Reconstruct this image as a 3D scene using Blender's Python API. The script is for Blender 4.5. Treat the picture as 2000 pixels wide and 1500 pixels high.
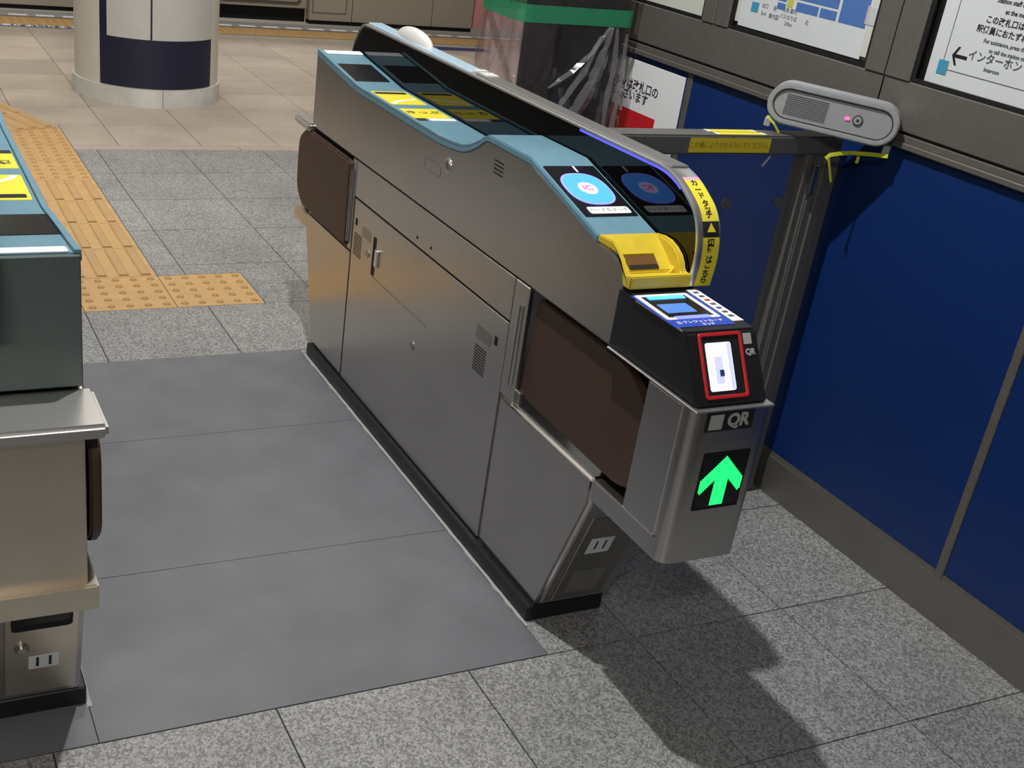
import bpy, bmesh, math, random
from mathutils import Vector, Matrix

random.seed(7)
for o in list(bpy.data.objects):
    bpy.data.objects.remove(o)
SC = bpy.context.scene
COL = SC.collection

# ------------------------------------------------------------------ camera
F_PX, CX, CY = 2316.808, 843.519, 851.326
R0 = (0.90511511, -0.41001943, 0.11247533)
R1 = (-0.0944277, -0.45179764, -0.88710896)
R2 = (0.414548, 0.79231494, -0.44764606)
cam_d = bpy.data.cameras.new('camera')
cam = bpy.data.objects.new('camera', cam_d)
COL.objects.link(cam)
cam_d.sensor_fit = 'HORIZONTAL'
cam_d.sensor_width = 36.0
cam_d.lens = F_PX / 2000.0 * 36.0
cam_d.shift_x = (1000.0 - CX) / 2000.0
cam_d.shift_y = (CY - 750.0) / 2000.0
cam_d.clip_start = 0.05
cam_d.clip_end = 200
M = Matrix(((R0[0], -R1[0], -R2[0], -0.90476709),
            (R0[1], -R1[1], -R2[1], -3.6384622),
            (R0[2], -R1[2], -R2[2], 1.47063252),
            (0, 0, 0, 1)))
cam.matrix_world = M
SC.camera = cam

# ------------------------------------------------------------------ world, lamps, exposure
SC.view_settings.view_transform = 'Standard'
SC.view_settings.look = 'None'
SC.view_settings.gamma = 1.0
SC.view_settings.use_curve_mapping = False
SC.view_settings.exposure = 0.36
W = bpy.data.worlds.new('station_ambient')
SC.world = W
W.use_nodes = True
W.node_tree.nodes['Background'].inputs[0].default_value = (1.0, 0.97, 0.93, 1)
W.node_tree.nodes['Background'].inputs[1].default_value = 0.11


def lamp(name, kind, loc, power, color=(1, 0.96, 0.9), size=(0.1, 0.1), rot=(0, 0, 0)):
    d = bpy.data.lights.new(name, kind)
    d.energy = power
    d.color = color
    if kind == 'AREA':
        d.shape = 'RECTANGLE'
        d.size, d.size_y = size
    else:
        d.shadow_soft_size = size[0]
    o = bpy.data.objects.new(name, d)
    o.location = loc
    o.rotation_euler = rot
    COL.objects.link(o)
    return o


kl = lamp('ceiling_downlight', 'SPOT', (-0.16, -1.58, 3.0), 190, (1, 0.98, 0.955), (0.028, 0.028))
kl.data.spot_size = math.radians(150)
kl.data.spot_blend = 0.3
for i, (x, y, p) in enumerate(((0.4, 1.3, 20), (2.4, 1.5, 14), (-1.3, 1.3, 20), (0.6, 4.4, 17), (3.0, 4.4, 17), (-1.4, 4.4, 15), (-1.0, 7.4, 30), (2.5, 7.4, 30))):
    lamp('ceiling_and_fill_light', 'AREA', (x, y, 3.0), p, (1, 0.95, 0.87), (1.2, 0.25)).data.spread = math.radians(125)
lamp('ceiling_and_fill_light', 'AREA', (-1.9, -4.6, 2.9), 42, (1, 0.93, 0.84), (1.2, 0.25), (math.radians(20), 0, 0))  # added fill lamp behind the camera, brightens the faces turned towards it

# ------------------------------------------------------------------ materials


def lin(h):
    c = [int(h[i:i + 2], 16) / 255 for i in (0, 2, 4)]
    return tuple(x / 12.92 if x <= 0.04045 else ((x + 0.055) / 1.055) ** 2.4 for x in c) + (1,)


class NT:
    def __init__(s, m):
        s.t = m.node_tree

    def n(s, typ, **kw):
        nd = s.t.nodes.new(typ)
        for k, v in kw.items():
            if k in nd.inputs.keys():
                nd.inputs[k].default_value = v
            else:
                setattr(nd, k, v)
        return nd

    def l(s, a, b):
        s.t.links.new(a, b)


MATS = {}


def mat(name, color, rough=0.5, metal=0.0, spec=0.5, emit=0.0, emit_col=None, coat=0.0, noise=0.0, nscale=40, bump=0.0,
        stretch=(1, 1, 1), rvar=0.0):
    m = bpy.data.materials.new(name)
    m.use_nodes = True
    b = m.node_tree.nodes['Principled BSDF']
    c = lin(color) if isinstance(color, str) else tuple(color) + (1,)
    b.inputs['Base Color'].default_value = c
    b.inputs['Roughness'].default_value = rough
    b.inputs['Metallic'].default_value = metal
    b.inputs['Specular IOR Level'].default_value = spec
    b.inputs['Coat Weight'].default_value = coat
    if emit:
        b.inputs['Emission Color'].default_value = lin(emit_col or color)
        b.inputs['Emission Strength'].default_value = emit
    if noise or bump or rvar:
        N = NT(m)
        tc = N.n('ShaderNodeNewGeometry')
        mp = N.n('ShaderNodeMapping')
        mp.inputs['Scale'].default_value = stretch
        N.l(tc.outputs['Position'], mp.inputs['Vector'])
        nz = N.n('ShaderNodeTexNoise', Scale=nscale, Detail=4.0)
        N.l(mp.outputs[0], nz.inputs['Vector'])
        if noise:
            mx = N.n('ShaderNodeMix', data_type='RGBA', blend_type='MULTIPLY')
            mx.inputs[0].default_value = 1.0
            mr = N.n('ShaderNodeMapRange')
            mr.inputs['From Min'].default_value = 0.3
            mr.inputs['From Max'].default_value = 0.7
            mr.inputs['To Min'].default_value = 1 - noise
            mr.inputs['To Max'].default_value = 1 + noise
            N.l(nz.outputs['Fac'], mr.inputs['Value'])
            mx.inputs[6].default_value = c
            N.l(mr.outputs[0], mx.inputs[7])
            N.l(mx.outputs[2], b.inputs['Base Color'])
        if rvar:
            mr2 = N.n('ShaderNodeMapRange')
            mr2.inputs['From Min'].default_value = 0.3
            mr2.inputs['From Max'].default_value = 0.7
            mr2.inputs['To Min'].default_value = rough - rvar
            mr2.inputs['To Max'].default_value = rough + rvar
            N.l(nz.outputs['Fac'], mr2.inputs['Value'])
            N.l(mr2.outputs[0], b.inputs['Roughness'])
        if bump:
            bp = N.n('ShaderNodeBump', Strength=bump, Distance=0.001)
            N.l(nz.outputs['Fac'], bp.inputs['Height'])
            N.l(bp.outputs[0], b.inputs['Normal'])
    MATS[name] = m
    return m


def granite(name, base, dark, light, scale, contrast, rough=0.45, tilevar=0.08, fleck=0.5):
    m = bpy.data.materials.new(name)
    m.use_nodes = True
    N = NT(m)
    b = m.node_tree.nodes['Principled BSDF']
    b.inputs['Roughness'].default_value = rough
    g = N.n('ShaderNodeNewGeometry')
    oi = N.n('ShaderNodeObjectInfo')
    n1 = N.n('ShaderNodeTexNoise', Scale=scale, Detail=5.0, Roughness=0.75)
    N.l(g.outputs['Position'], n1.inputs['Vector'])
    r1 = N.n('ShaderNodeValToRGB')
    e = r1.color_ramp.elements
    e[0].position = 0.5 - contrast
    e[0].color = lin(dark)
    e[1].position = 0.5 + contrast
    e[1].color = lin(light)
    k = e.new(0.5)
    k.color = lin(base)
    N.l(n1.outputs['Fac'], r1.inputs['Fac'])
    v = N.n('ShaderNodeTexVoronoi', Scale=scale * 0.62, Randomness=1.0)
    N.l(g.outputs['Position'], v.inputs['Vector'])
    bw = N.n('ShaderNodeRGBToBW')
    N.l(v.outputs['Color'], bw.inputs[0])
    mr = N.n('ShaderNodeMapRange')
    mr.inputs['From Min'].default_value = 0.2
    mr.inputs['From Max'].default_value = 0.8
    mr.inputs['To Min'].default_value = 1 - fleck
    mr.inputs['To Max'].default_value = 1 + fleck
    N.l(bw.outputs[0], mr.inputs['Value'])
    mx = N.n('ShaderNodeMix', data_type='RGBA', blend_type='MULTIPLY')
    mx.inputs[0].default_value = 1
    N.l(r1.outputs[0], mx.inputs[6])
    N.l(mr.outputs[0], mx.inputs[7])
    mr2 = N.n('ShaderNodeMapRange')
    mr2.inputs['To Min'].default_value = 1 - tilevar
    mr2.inputs['To Max'].default_value = 1 + tilevar
    N.l(oi.outputs['Random'], mr2.inputs['Value'])
    # broad dirt
    n2 = N.n('ShaderNodeTexNoise', Scale=3.0, Detail=3.0)
    N.l(g.outputs['Position'], n2.inputs['Vector'])
    mr3 = N.n('ShaderNodeMapRange')
    mr3.inputs['From Min'].default_value = 0.3
    mr3.inputs['From Max'].default_value = 0.7
    mr3.inputs['To Min'].default_value = 0.86
    mr3.inputs['To Max'].default_value = 1.1
    N.l(n2.outputs['Fac'], mr3.inputs['Value'])
    mu = N.n('ShaderNodeMath', operation='MULTIPLY')
    N.l(mr2.outputs[0], mu.inputs[0])
    N.l(mr3.outputs[0], mu.inputs[1])
    mx2 = N.n('ShaderNodeMix', data_type='RGBA', blend_type='MULTIPLY')
    mx2.inputs[0].default_value = 1
    N.l(mx.outputs[2], mx2.inputs[6])
    N.l(mu.outputs[0], mx2.inputs[7])
    N.l(mx2.outputs[2], b.inputs['Base Color'])
    MATS[name] = m
    return m


def clear(name, tint, trans, rough=0.1, white=(0.8, 0.8, 0.82), wfac=0.15, bump=0.0, bscale=20):
    """clear sheet: transparent + glossy + a little milky diffuse"""
    m = bpy.data.materials.new(name)
    m.use_nodes = True
    N = NT(m)
    m.node_tree.nodes.remove(m.node_tree.nodes['Principled BSDF'])
    out = m.node_tree.nodes['Material Output']
    tr = N.n('ShaderNodeBsdfTransparent')
    tr.inputs[0].default_value = tuple(tint) + (1,)
    gl = N.n('ShaderNodeBsdfGlossy', Roughness=rough)
    df = N.n('ShaderNodeBsdfDiffuse')
    df.inputs[0].default_value = tuple(white) + (1,)
    fr = N.n('ShaderNodeFresnel', IOR=1.45)
    m1 = N.n('ShaderNodeMixShader')
    m1.inputs[0].default_value = wfac
    m2 = N.n('ShaderNodeMixShader')
    N.l(tr.outputs[0], m1.inputs[1])
    N.l(df.outputs[0], m1.inputs[2])
    ad = N.n('ShaderNodeMath', operation='MULTIPLY')
    ad.inputs[1].default_value = trans
    N.l(fr.outputs[0], ad.inputs[0])
    mn = N.n('ShaderNodeMath', operation='MINIMUM')
    mn.inputs[1].default_value = 0.32
    N.l(ad.outputs[0], mn.inputs[0])
    N.l(mn.outputs[0], m2.inputs[0])
    N.l(m1.outputs[0], m2.inputs[1])
    N.l(gl.outputs[0], m2.inputs[2])
    N.l(m2.outputs[0], out.inputs[0])
    if bump:
        g = N.n('ShaderNodeNewGeometry')
        nz = N.n('ShaderNodeTexNoise', Scale=bscale, Detail=3.0)
        N.l(g.outputs['Position'], nz.inputs['Vector'])
        bp = N.n('ShaderNodeBump', Strength=bump, Distance=0.01)
        N.l(nz.outputs['Fac'], bp.inputs['Height'])
        N.l(bp.outputs[0], gl.inputs['Normal'])
        N.l(bp.outputs[0], fr.inputs['Normal'])
    MATS[name] = m
    return m


STEEL = mat('brushed_steel', (0.50, 0.485, 0.468), 0.27, 1.0, noise=0.035, nscale=5, stretch=(1, 1, 1.6))
WARM = mat('warm_lit_steel', (0.70, 0.63, 0.53), 0.38, 1.0, noise=0.05, nscale=9)  # steel with the warm floor reflection put into its base colour
STEEL_D = mat('dull_steel', (0.36, 0.345, 0.32), 0.36, 1.0, noise=0.08, nscale=12)
STEEL_B = mat('bright_steel', (0.78, 0.77, 0.76), 0.34, 1.0)
FRAMEST = mat('bronze_grey_frame', '736f6a', 0.42, 0.45, noise=0.06, nscale=60)
RAILST = mat('dark_grey_rail', '6b6a67', 0.45, 0.3, noise=0.06, nscale=60)
BLACK = mat('black_plastic', '15161b', 0.42)
BLACKR = mat('black_recess', '050506', 0.7)
GLASSB = mat('tinted_black_glass', '020203', 0.03, 0.0, spec=0.38)
BLUET = mat('pale_blue_plastic', '688fa0', 0.36, noise=0.05, nscale=25)
SCREEN = mat('dark_screen', '17181c', 0.28, spec=0.35)
YEL = mat('yellow_plastic', 'd6bd36', 0.32, noise=0.05, nscale=40)
YELS = mat('yellow_sticker', 'e6d838', 0.45)
YELT = mat('yellow_tape', 'd9c52b', 0.5)
YELB = mat('yellow_green_strap', 'b9bf2a', 0.4)
WHITE = mat('white_print', 'e6e8ea', 0.5)
WHITEP = mat('white_plastic', 'dcdcda', 0.35)
INK = mat('black_ink', '16161a', 0.6)
INKG = mat('grey_ink', '4c5056', 0.6)
BROWN = mat('brown_flap', '443026', 0.5, noise=0.06, nscale=15)
ENDC = mat('dark_end_cover', '556260', 0.5, noise=0.05, nscale=20)
RED = mat('red_frame', 'c8232b', 0.4)
REDP = mat('red_print', 'c01f25', 0.5)
PINKP = mat('pink_print', 'd77a9a', 0.5)
BLUEP = mat('blue_print', '2347b5', 0.4)
SKYP = mat('sky_print', '3f8fb0', 0.5)
MAPB = mat('map_blue', '4a6fae', 0.5)
MAPO = mat('map_orange', 'b98a66', 0.5)
MAPY = mat('map_yellow', 'b9bc4a', 0.5)
PAPER = mat('paper', 'c9ced0', 0.6, noise=0.03, nscale=6)
PAPER2 = mat('cream_paper', 'c4c6bd', 0.6)
PANELB = mat('blue_wall_panel', '0b2a62', 0.38, noise=0.06, nscale=3)
NAVY = mat('navy_band', '10142f', 0.5, noise=0.05, nscale=30)
COLW = mat('column_cream', 'c3c1b6', 0.55, noise=0.04, nscale=8)
COLP = mat('column_panel', 'b7b6b2', 0.5, noise=0.03, nscale=8)
COLB = mat('column_base', 'c4c2bd', 0.55, noise=0.12, nscale=10)
BEIGE = mat('platform_door_beige', 'a79f90', 0.5, noise=0.03, nscale=5)
PINK = mat('pink_panel', 'd99b97', 0.5)
TACT = mat('tactile_orange', 'b08f60', 0.55, noise=0.07, nscale=14)
TACTD = mat('tactile_worn_dots', 'a17c47', 0.6)
TACTB = mat('tactile_worn_bars', 'a98a5e', 0.55, noise=0.05, nscale=10)
SHEET = mat('dark_floor_sheet', '65676d', 0.42, noise=0.10, nscale=7, bump=0.15)
GROUT = mat('grout', '3a3937', 0.8)
STONE_A = granite('grey_granite', '848585', '66676a', 'a3a4a2', 360, 0.15, 0.38, 0.06, 0.42)
STONE_B = granite('beige_granite', 'a2978c', '8f857b', 'b4aa9f', 240, 0.2, 0.40, 0.10, 0.08)
STONE_C = mat('pink_granite_strip', 'a3938b', 0.45, noise=0.06, nscale=30)
DEVG = mat('grey_device', '989c9f', 0.42, noise=0.05, nscale=90)
DEVD = mat('grille_dark', '34373a', 0.6)
DARKM = mat('dark_machine', '0d0e11', 0.5)
GREEN = clear('green_tape', (0.25, 0.75, 0.45), 0.5, 0.3, (0.05, 0.32, 0.16), 0.55)
FILM = clear('clear_plastic_film', (0.95, 0.91, 0.92), 1.5, 0.07, (0.9, 0.82, 0.84), 0.014, 0.25, 30)
ACRYL = clear('acrylic_panel', (0.93, 0.95, 0.97), 0.8, 0.04, (0.3, 0.34, 0.45), 0.05)
TAPE = clear('clear_tape', (0.95, 0.95, 0.95), 1.0, 0.2, (0.85, 0.86, 0.86), 0.45)
PANE = clear('window_glass', (0.5, 0.52, 0.52), 1.2, 0.05, (0.05, 0.05, 0.05), 0.15)
E_BLUE = mat('reader_glow', '1030a0', 0.3, emit=1.35, emit_col='52a6ff')
E_RING = mat('reader_ring', '8890ff', 0.3, emit=0.9, emit_col='7a7cff')
E_PINK = mat('reader_logo', 'd04a9a', 0.3, emit=0.75, emit_col='e25aa8')
E_PALE = mat('reader_logo_halo', 'c8c8ff', 0.3, emit=0.8, emit_col='c9b8f0')
E_RAIL = mat('blue_emissive_strip', '5050ff', 0.3, emit=0.8, emit_col='6a64ff')
E_CYAN = mat('cyan_led', '55a8ff', 0.3, emit=1.3, emit_col='3f9bff')
E_WHITE = mat('scanner_light', 'e8eeff', 0.3, emit=0.85, emit_col='e2e8ff')
E_GREEN = mat('green_led', '20ff6a', 0.3, emit=1.25, emit_col='1cf56a')
E_DIM = mat('scanner_glass_glow', '4f7ec8', 0.25, emit=0.35, emit_col='4f80d0')
E_RED = mat('red_led', 'ff4a8a', 0.3, emit=1.6, emit_col='ff5a92')
E_STRIP = mat('white_indicator', 'dfe2ea', 0.3, emit=0.25, emit_col='dfe2f0')

# ------------------------------------------------------------------ mesh helpers
ORG = {}


def empty(name, loc, label=None, cat=None, group=None, kind=None, rotz=0.0):
    o = bpy.data.objects.new(name, None)
    o.empty_display_size = 0.1
    o.location = loc
    o.rotation_euler = (0, 0, rotz)
    COL.objects.link(o)
    ORG[o.name] = Vector(loc)
    tag(o, label, cat, group, kind)
    return o


def tag(o, label=None, cat=None, group=None, kind=None):
    if label:
        o['label'] = label
    if cat:
        o['category'] = cat
    if group:
        o['group'] = group
    if kind:
        o['kind'] = kind
    return o


def rrect(w, h, r, n=5):
    """rounded rectangle outline, ccw, centred"""
    r = min(r, w / 2 - 1e-5, h / 2 - 1e-5)
    if r <= 0:
        return [(-w / 2, -h / 2), (w / 2, -h / 2), (w / 2, h / 2), (-w / 2, h / 2)]
    pts = []
    for cx, cy, a0 in ((w / 2 - r, -h / 2 + r, -90), (w / 2 - r, h / 2 - r, 0), (-w / 2 + r, h / 2 - r, 90), (-w / 2 + r, -h / 2 + r, 180)):
        for k in range(n + 1):
            a = math.radians(a0 + 90 * k / n)
            pts.append((cx + r * math.cos(a), cy + r * math.sin(a)))
    return pts


def round_poly(pts, r, n=4):
    """round the corners of a 2-d polygon; r is a number or a list"""
    out = []
    L = len(pts)
    for i, p in enumerate(pts):
        ri = r[i] if isinstance(r, (list, tuple)) else r
        p = Vector(p)
        if ri <= 0:
            out.append(tuple(p))
            continue
        a = (Vector(pts[i - 1]) - p)
        b = (Vector(pts[(i + 1) % L]) - p)
        d = min(ri, a.length * 0.49, b.length * 0.49)
        a.normalize()
        b.normalize()
        p0, p1 = p + a * d, p + b * d
        for k in range(n + 1):
            t = k / n
            out.append(tuple(p0 * (1 - t) ** 2 + p * 2 * t * (1 - t) + p1 * t * t))
    return out


class B:
    """mesh builder, world coordinates"""

    def __init__(s):
        s.bm = bmesh.new()

    def box(s, x0, x1, y0, y1, z0, z1):
        r = bmesh.ops.create_cube(s.bm, size=1)
        for v in r['verts']:
            v.co = Vector(((x0 + x1) / 2 + v.co.x * (x1 - x0), (y0 + y1) / 2 + v.co.y * (y1 - y0), (z0 + z1) / 2 + v.co.z * (z1 - z0)))
        return s

    def prism(s, pts, f0, f1):
        """pts 2-d, f0/f1 map (a,b) to the two caps"""
        v0 = [s.bm.verts.new(f0(a, b)) for a, b in pts]
        v1 = [s.bm.verts.new(f1(a, b)) for a, b in pts]
        n = len(pts)
        s.bm.faces.new(v0[::-1])
        s.bm.faces.new(v1)
        for i in range(n):
            j = (i + 1) % n
            s.bm.faces.new((v0[i], v0[j], v1[j], v1[i]))
        return s

    def px(s, pts, x0, x1):
        return s.prism(pts, lambda a, b: (x0, a, b), lambda a, b: (x1, a, b))

    def py(s, pts, y0, y1):
        return s.prism(pts, lambda a, b: (a, y0, b), lambda a, b: (a, y1, b))

    def pz(s, pts, z0, z1):
        return s.prism(pts, lambda a, b: (a, b, z0), lambda a, b: (a, b, z1))

    def plate(s, pts, p0, u, v, t, base=0.0):
        p0, u, v = Vector(p0), Vector(u).normalized(), Vector(v).normalized()
        n = u.cross(v)
        return s.prism(pts, lambda a, b: p0 + u * a + v * b + n * base, lambda a, b: p0 + u * a + v * b + n * (base + t))

    def ring(s, outer, inner, p0, u, v, t, base=0.0):
        """flat frame between two outlines of equal length"""
        p0, u, v = Vector(p0), Vector(u).normalized(), Vector(v).normalized()
        n = u.cross(v)
        V = []
        for h in (base, base + t):
            for o in (outer, inner):
                V.append([s.bm.verts.new(p0 + u * a + v * b + n * h) for a, b in o])
        ob, ib, ot, it = V
        L = len(outer)
        for i in range(L):
            j = (i + 1) % L
            s.bm.faces.new((ot[i], ot[j], it[j], it[i]))
            s.bm.faces.new((ob[i], ob[j], ot[j], ot[i]))
            s.bm.faces.new((ib[j], ib[i], it[i], it[j]))
            s.bm.faces.new((ob[j], ob[i], ib[i], ib[j]))
        return s

    def cyl(s, c, axis, r, d, seg=24, r2=None):
        z = Vector(axis).normalized()
        m = Matrix.Translation(Vector(c)) @ z.to_track_quat('Z', 'Y').to_matrix().to_4x4()
        bmesh.ops.create_cone(s.bm, cap_ends=True, segments=seg, radius1=r, radius2=r if r2 is None else r2, depth=d, matrix=m)
        return s

    def tube(s, pts, r, seg=8):
        pts = [Vector(p) for p in pts]
        rings = []
        for i, p in enumerate(pts):
            d = (pts[min(i + 1, len(pts) - 1)] - pts[max(i - 1, 0)]).normalized()
            q = d.to_track_quat('Z', 'Y')
            rings.append([s.bm.verts.new(p + q @ Vector((r * math.cos(2 * math.pi * k / seg), r * math.sin(2 * math.pi * k / seg), 0))) for k in range(seg)])
        for a, b in zip(rings, rings[1:]):
            for k in range(seg):
                s.bm.faces.new((a[k], a[(k + 1) % seg], b[(k + 1) % seg], b[k]))
        s.bm.faces.new(rings[0][::-1])
        s.bm.faces.new(rings[-1])
        return s

    def grid(s, rows, close=False):
        R = [[s.bm.verts.new(p) for p in r] for r in rows]
        for a, b in zip(R, R[1:]):
            L = len(a)
            for k in range(L if close else L - 1):
                s.bm.faces.new((a[k], a[(k + 1) % L], b[(k + 1) % L], b[k]))
        return s

    def build(s, name, material, parent=None, bevel=0.0, smooth=False, seg=2, label=None, angle=35):
        bmesh.ops.remove_doubles(s.bm, verts=s.bm.verts, dist=1e-6)
        bmesh.ops.recalc_face_normals(s.bm, faces=s.bm.faces)
        if bevel > 0:
            ed = [e for e in s.bm.edges if len(e.link_faces) == 2 and e.calc_face_angle(0) > math.radians(30)]
            bmesh.ops.bevel(s.bm, geom=ed, offset=bevel, segments=seg, affect='EDGES', clamp_overlap=True)
        off = Vector((0, 0, 0))
        if parent is not None:
            off = ORG.get(parent.name, off)
        for v in s.bm.verts:
            v.co -= off
        me = bpy.data.meshes.new(name)
        s.bm.to_mesh(me)
        s.bm.free()
        me.materials.append(material)
        o = bpy.data.objects.new(name, me)
        COL.objects.link(o)
        if parent is not None:
            o.parent = parent
            ORG[o.name] = off
        if smooth or bevel > 0:
            for p in me.polygons:
                p.use_smooth = True
            try:
                me.set_sharp_from_angle(angle=math.radians(angle))
            except Exception:
                pass
        if label:
            o['label'] = label
        return o


def at_origin(o):
    """move a top-level mesh's origin to the centre of its footprint"""
    me = o.data
    xs = [v.co for v in me.vertices]
    c = Vector(((min(v.x for v in xs) + max(v.x for v in xs)) / 2, (min(v.y for v in xs) + max(v.y for v in xs)) / 2, min(v.z for v in xs)))
    for v in me.vertices:
        v.co -= c
    o.location = c
    return o


X, Y, Z = Vector((1, 0, 0)), Vector((0, 1, 0)), Vector((0, 0, 1))


def text(name, s, p0, u, v, size, material, parent, align='CENTER', lift=0.0008, bold=0.0, sx=1.0, spacing=1.0, line=1.0):
    """flat printed lettering as a mesh part; p0 is the centre of the writing"""
    cu = bpy.data.curves.new(name, 'FONT')
    cu.body = s
    cu.size = size
    cu.align_x = align
    cu.align_y = 'CENTER'
    cu.offset = bold
    cu.space_character = spacing
    cu.space_line = line
    cu.resolution_u = 3
    t = bpy.data.objects.new(name, cu)
    COL.objects.link(t)
    dg = bpy.context.evaluated_depsgraph_get()
    me = bpy.data.meshes.new_from_object(t.evaluated_get(dg))
    bpy.data.objects.remove(t)
    bpy.data.curves.remove(cu)
    p0, u, v = Vector(p0), Vector(u).normalized(), Vector(v).normalized()
    n = u.cross(v)
    off = ORG.get(parent.name, Vector((0, 0, 0))) if parent else Vector((0, 0, 0))
    for w in me.vertices:
        w.co = p0 + u * (w.co.x * sx) + v * w.co.y + n * lift - off
    me.materials.clear()
    me.materials.append(material)
    o = bpy.data.objects.new(name, me)
    COL.objects.link(o)
    if parent:
        o.parent = parent
        ORG[o.name] = off
    return o


def sticker(name, w, h, p0, u, v, material, parent, r=0.0, t=0.0006, base=0.0):
    return B().plate(rrect(w, h, r), p0, u, v, t, base).build(name, material, parent)


# ------------------------------------------------------------------ floor
floor = B().box(-6, 8, -7, 5.95, -0.08, -0.004).build('floor', GROUT)
tag(floor, kind='structure')
GAP = 0.0016
tile_cache = {}


def floor_piece(name, poly, material, gap=GAP, top=0.0):
    """one stone, its own object, child of the floor"""
    cx = sum(p[0] for p in poly) / len(poly)
    cy = sum(p[1] for p in poly) / len(poly)
    L = len(poly)
    q = []
    for i in range(L):
        p, a, b = Vector(poly[i]), Vector(poly[i - 1]), Vector(poly[(i + 1) % L])
        d1 = (p - a).normalized()
        d2 = (b - p).normalized()
        n1 = Vector((-d1.y, d1.x))
        n2 = Vector((-d2.y, d2.x))
        k = 1 + n1.dot(n2)
        q.append(p + (n1 + n2) / k * gap)
    key = (tuple((round(p.x - cx, 4), round(p.y - cy, 4)) for p in q), material.name, top)
    if key not in tile_cache:
        bm = bmesh.new()
        v0 = [bm.verts.new((a, b, -0.02)) for a, b in key[0]]
        v1 = [bm.verts.new((a, b, top)) for a, b in key[0]]
        bm.faces.new(v1)
        for i in range(L):
            j = (i + 1) % L
            bm.faces.new((v0[i], v0[j], v1[j], v1[i]))
        bmesh.ops.recalc_face_normals(bm, faces=bm.faces)
        me = bpy.data.meshes.new(name)
        bm.to_mesh(me)
        bm.free()
        me.materials.append(material)
        tile_cache[key] = me
    o = bpy.data.objects.new(name, tile_cache[key])
    o.location = (cx, cy, 0)
    o.parent = floor
    COL.objects.link(o)
    return o


def rect(x0, x1, y0, y1):
    return [(x0, y0), (x1, y0), (x1, y1), (x0, y1)]


XA = [0.1 + 0.4 * k for k in range(-4, 9)]
# granite in front of the gates
for yi in (-3.2, -2.8, -2.4):
    for a, b in zip(XA, XA[1:]):
        if a < 1.3:
            floor_piece('floor_tile', rect(a, b, yi, yi + 0.4), STONE_A)
# strip between the gate and the blue wall
for k in range(4):
    y0 = -2.0 + 0.4 * k
    floor_piece('floor_tile', rect(0.285, 0.5, y0, y0 + 0.4), STONE_A)
    floor_piece('floor_tile', rect(0.5, 0.9, y0, y0 + 0.4), STONE_A)
    floor_piece('floor_tile', rect(0.9, 1.3, y0, y0 + 0.4), STONE_A)
# behind the gates
for k in range(-1, 5):
    y0 = 0.4 * k
    for a, b in zip(XA, XA[1:]):
        if abs(a + 0.3) < 1e-6 and y0 > -0.1:
            if k == 0:
                floor_piece('floor_tile', rect(0.0, 0.1, 0.3, 0.4), STONE_A)
            else:
                floor_piece('floor_tile', rect(0.0, 0.1, y0, y0 + 0.4), STONE_A)
        elif abs(a - 0.1) < 1e-6 and k == 0:
            floor_piece('floor_tile', [(0.3, 0.0), (0.5, 0.0), (0.5, 0.4), (0.1, 0.4), (0.1, 0.3), (0.3, 0.3)], STONE_A)
        elif abs(a + 0.7) < 1e-6 and k == 0:
            floor_piece('floor_tile', rect(-0.7, -0.3, 0.3, 0.4), STONE_A)
        else:
            floor_piece('floor_tile', rect(a, b, y0, y0 + 0.4), STONE_A)
# pink threshold strip
for k in range(-2, 6):
    x0 = -0.58 + 0.8 * k if k < 0 else 0.0 + 0.8 * k
    if k < 0:
        x0 = -0.3 - 0.8 * (-k)
    floor_piece('threshold_stone', rect(x0, x0 + 0.8, 2.0, 2.08), STONE_C)
# beige stone beyond the threshold
XB = [0.22 + 0.4 * k for k in range(-3, 12)]
for k in range(8):
    y0 = 2.08 + 0.4 * k
    y1 = min(y0 + 0.4, 5.22)
    for a, b in zip(XB, XB[1:]):
        if a + 0.4 * 0 > 0.05 + 0.55 * (y0 + 3.6) + 0.3:
            continue
        if abs(a + 0.18) < 1e-6 and k == 0:
            floor_piece('floor_tile', rect(0.0, b, y0, y1), STONE_B)
        elif abs(a + 0.58) < 1e-6 and k == 0:
            floor_piece('floor_tile', rect(a, -0.3, y0, y1), STONE_B)
        else:
            floor_piece('floor_tile', rect(a, b, y0, y1), STONE_B)
floor_piece('floor_tile', rect(-0.3, 0.0, 2.40, 2.48), STONE_B)
# dark sheets in the lane
for y0, y1 in ((-2.0, -1.5), (-1.5, -0.9), (-0.9, -0.4)):
    floor_piece('floor_sheet', rect(-0.622, 0.285, y0, y1), SHEET, 0.0008, 0.001)
    floor_piece('floor_sheet', rect(-1.1, -0.622, y0, y1), SHEET, 0.0008, 0.001)
# ragged pale sealant beads where the sheets meet the gate plinths
for xs in (0.2895, -0.6195):
    bead = B()
    n = 70
    up_, dn_ = [], []
    for k in range(n + 1):
        y = -1.9 + 1.46 * k / n
        up_.append((xs + 0.0035 + random.uniform(-0.0005, 0.0005), y, 0.0022))
        dn_.append((xs - 0.0035 - random.uniform(0, 0.0035) * (1 if random.random() < 0.35 else 0.2), y, 0.0014))
    bead.grid([up_, dn_])
    bead.build('sealant_bead', MATS['sealant'] if 'sealant' in MATS else mat('sealant', '9a9896', 0.6), floor)
# platform edge strip
for k in range(12):
    x0 = -0.9 + 0.5 * k
    floor_piece('platform_edge_stone', rect(x0, x0 + 0.5, 5.22, 5.34), mat('edge_grey%d' % k, '9b9a92', 0.5) if k == 0 else MATS['edge_grey0'])
    floor_piece('platform_kerb', rect(x0, x0 + 0.5, 5.70, 5.94), mat('kerb_grey%d' % k, '8f8f90', 0.5) if k == 0 else MATS['kerb_grey0'])


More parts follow.
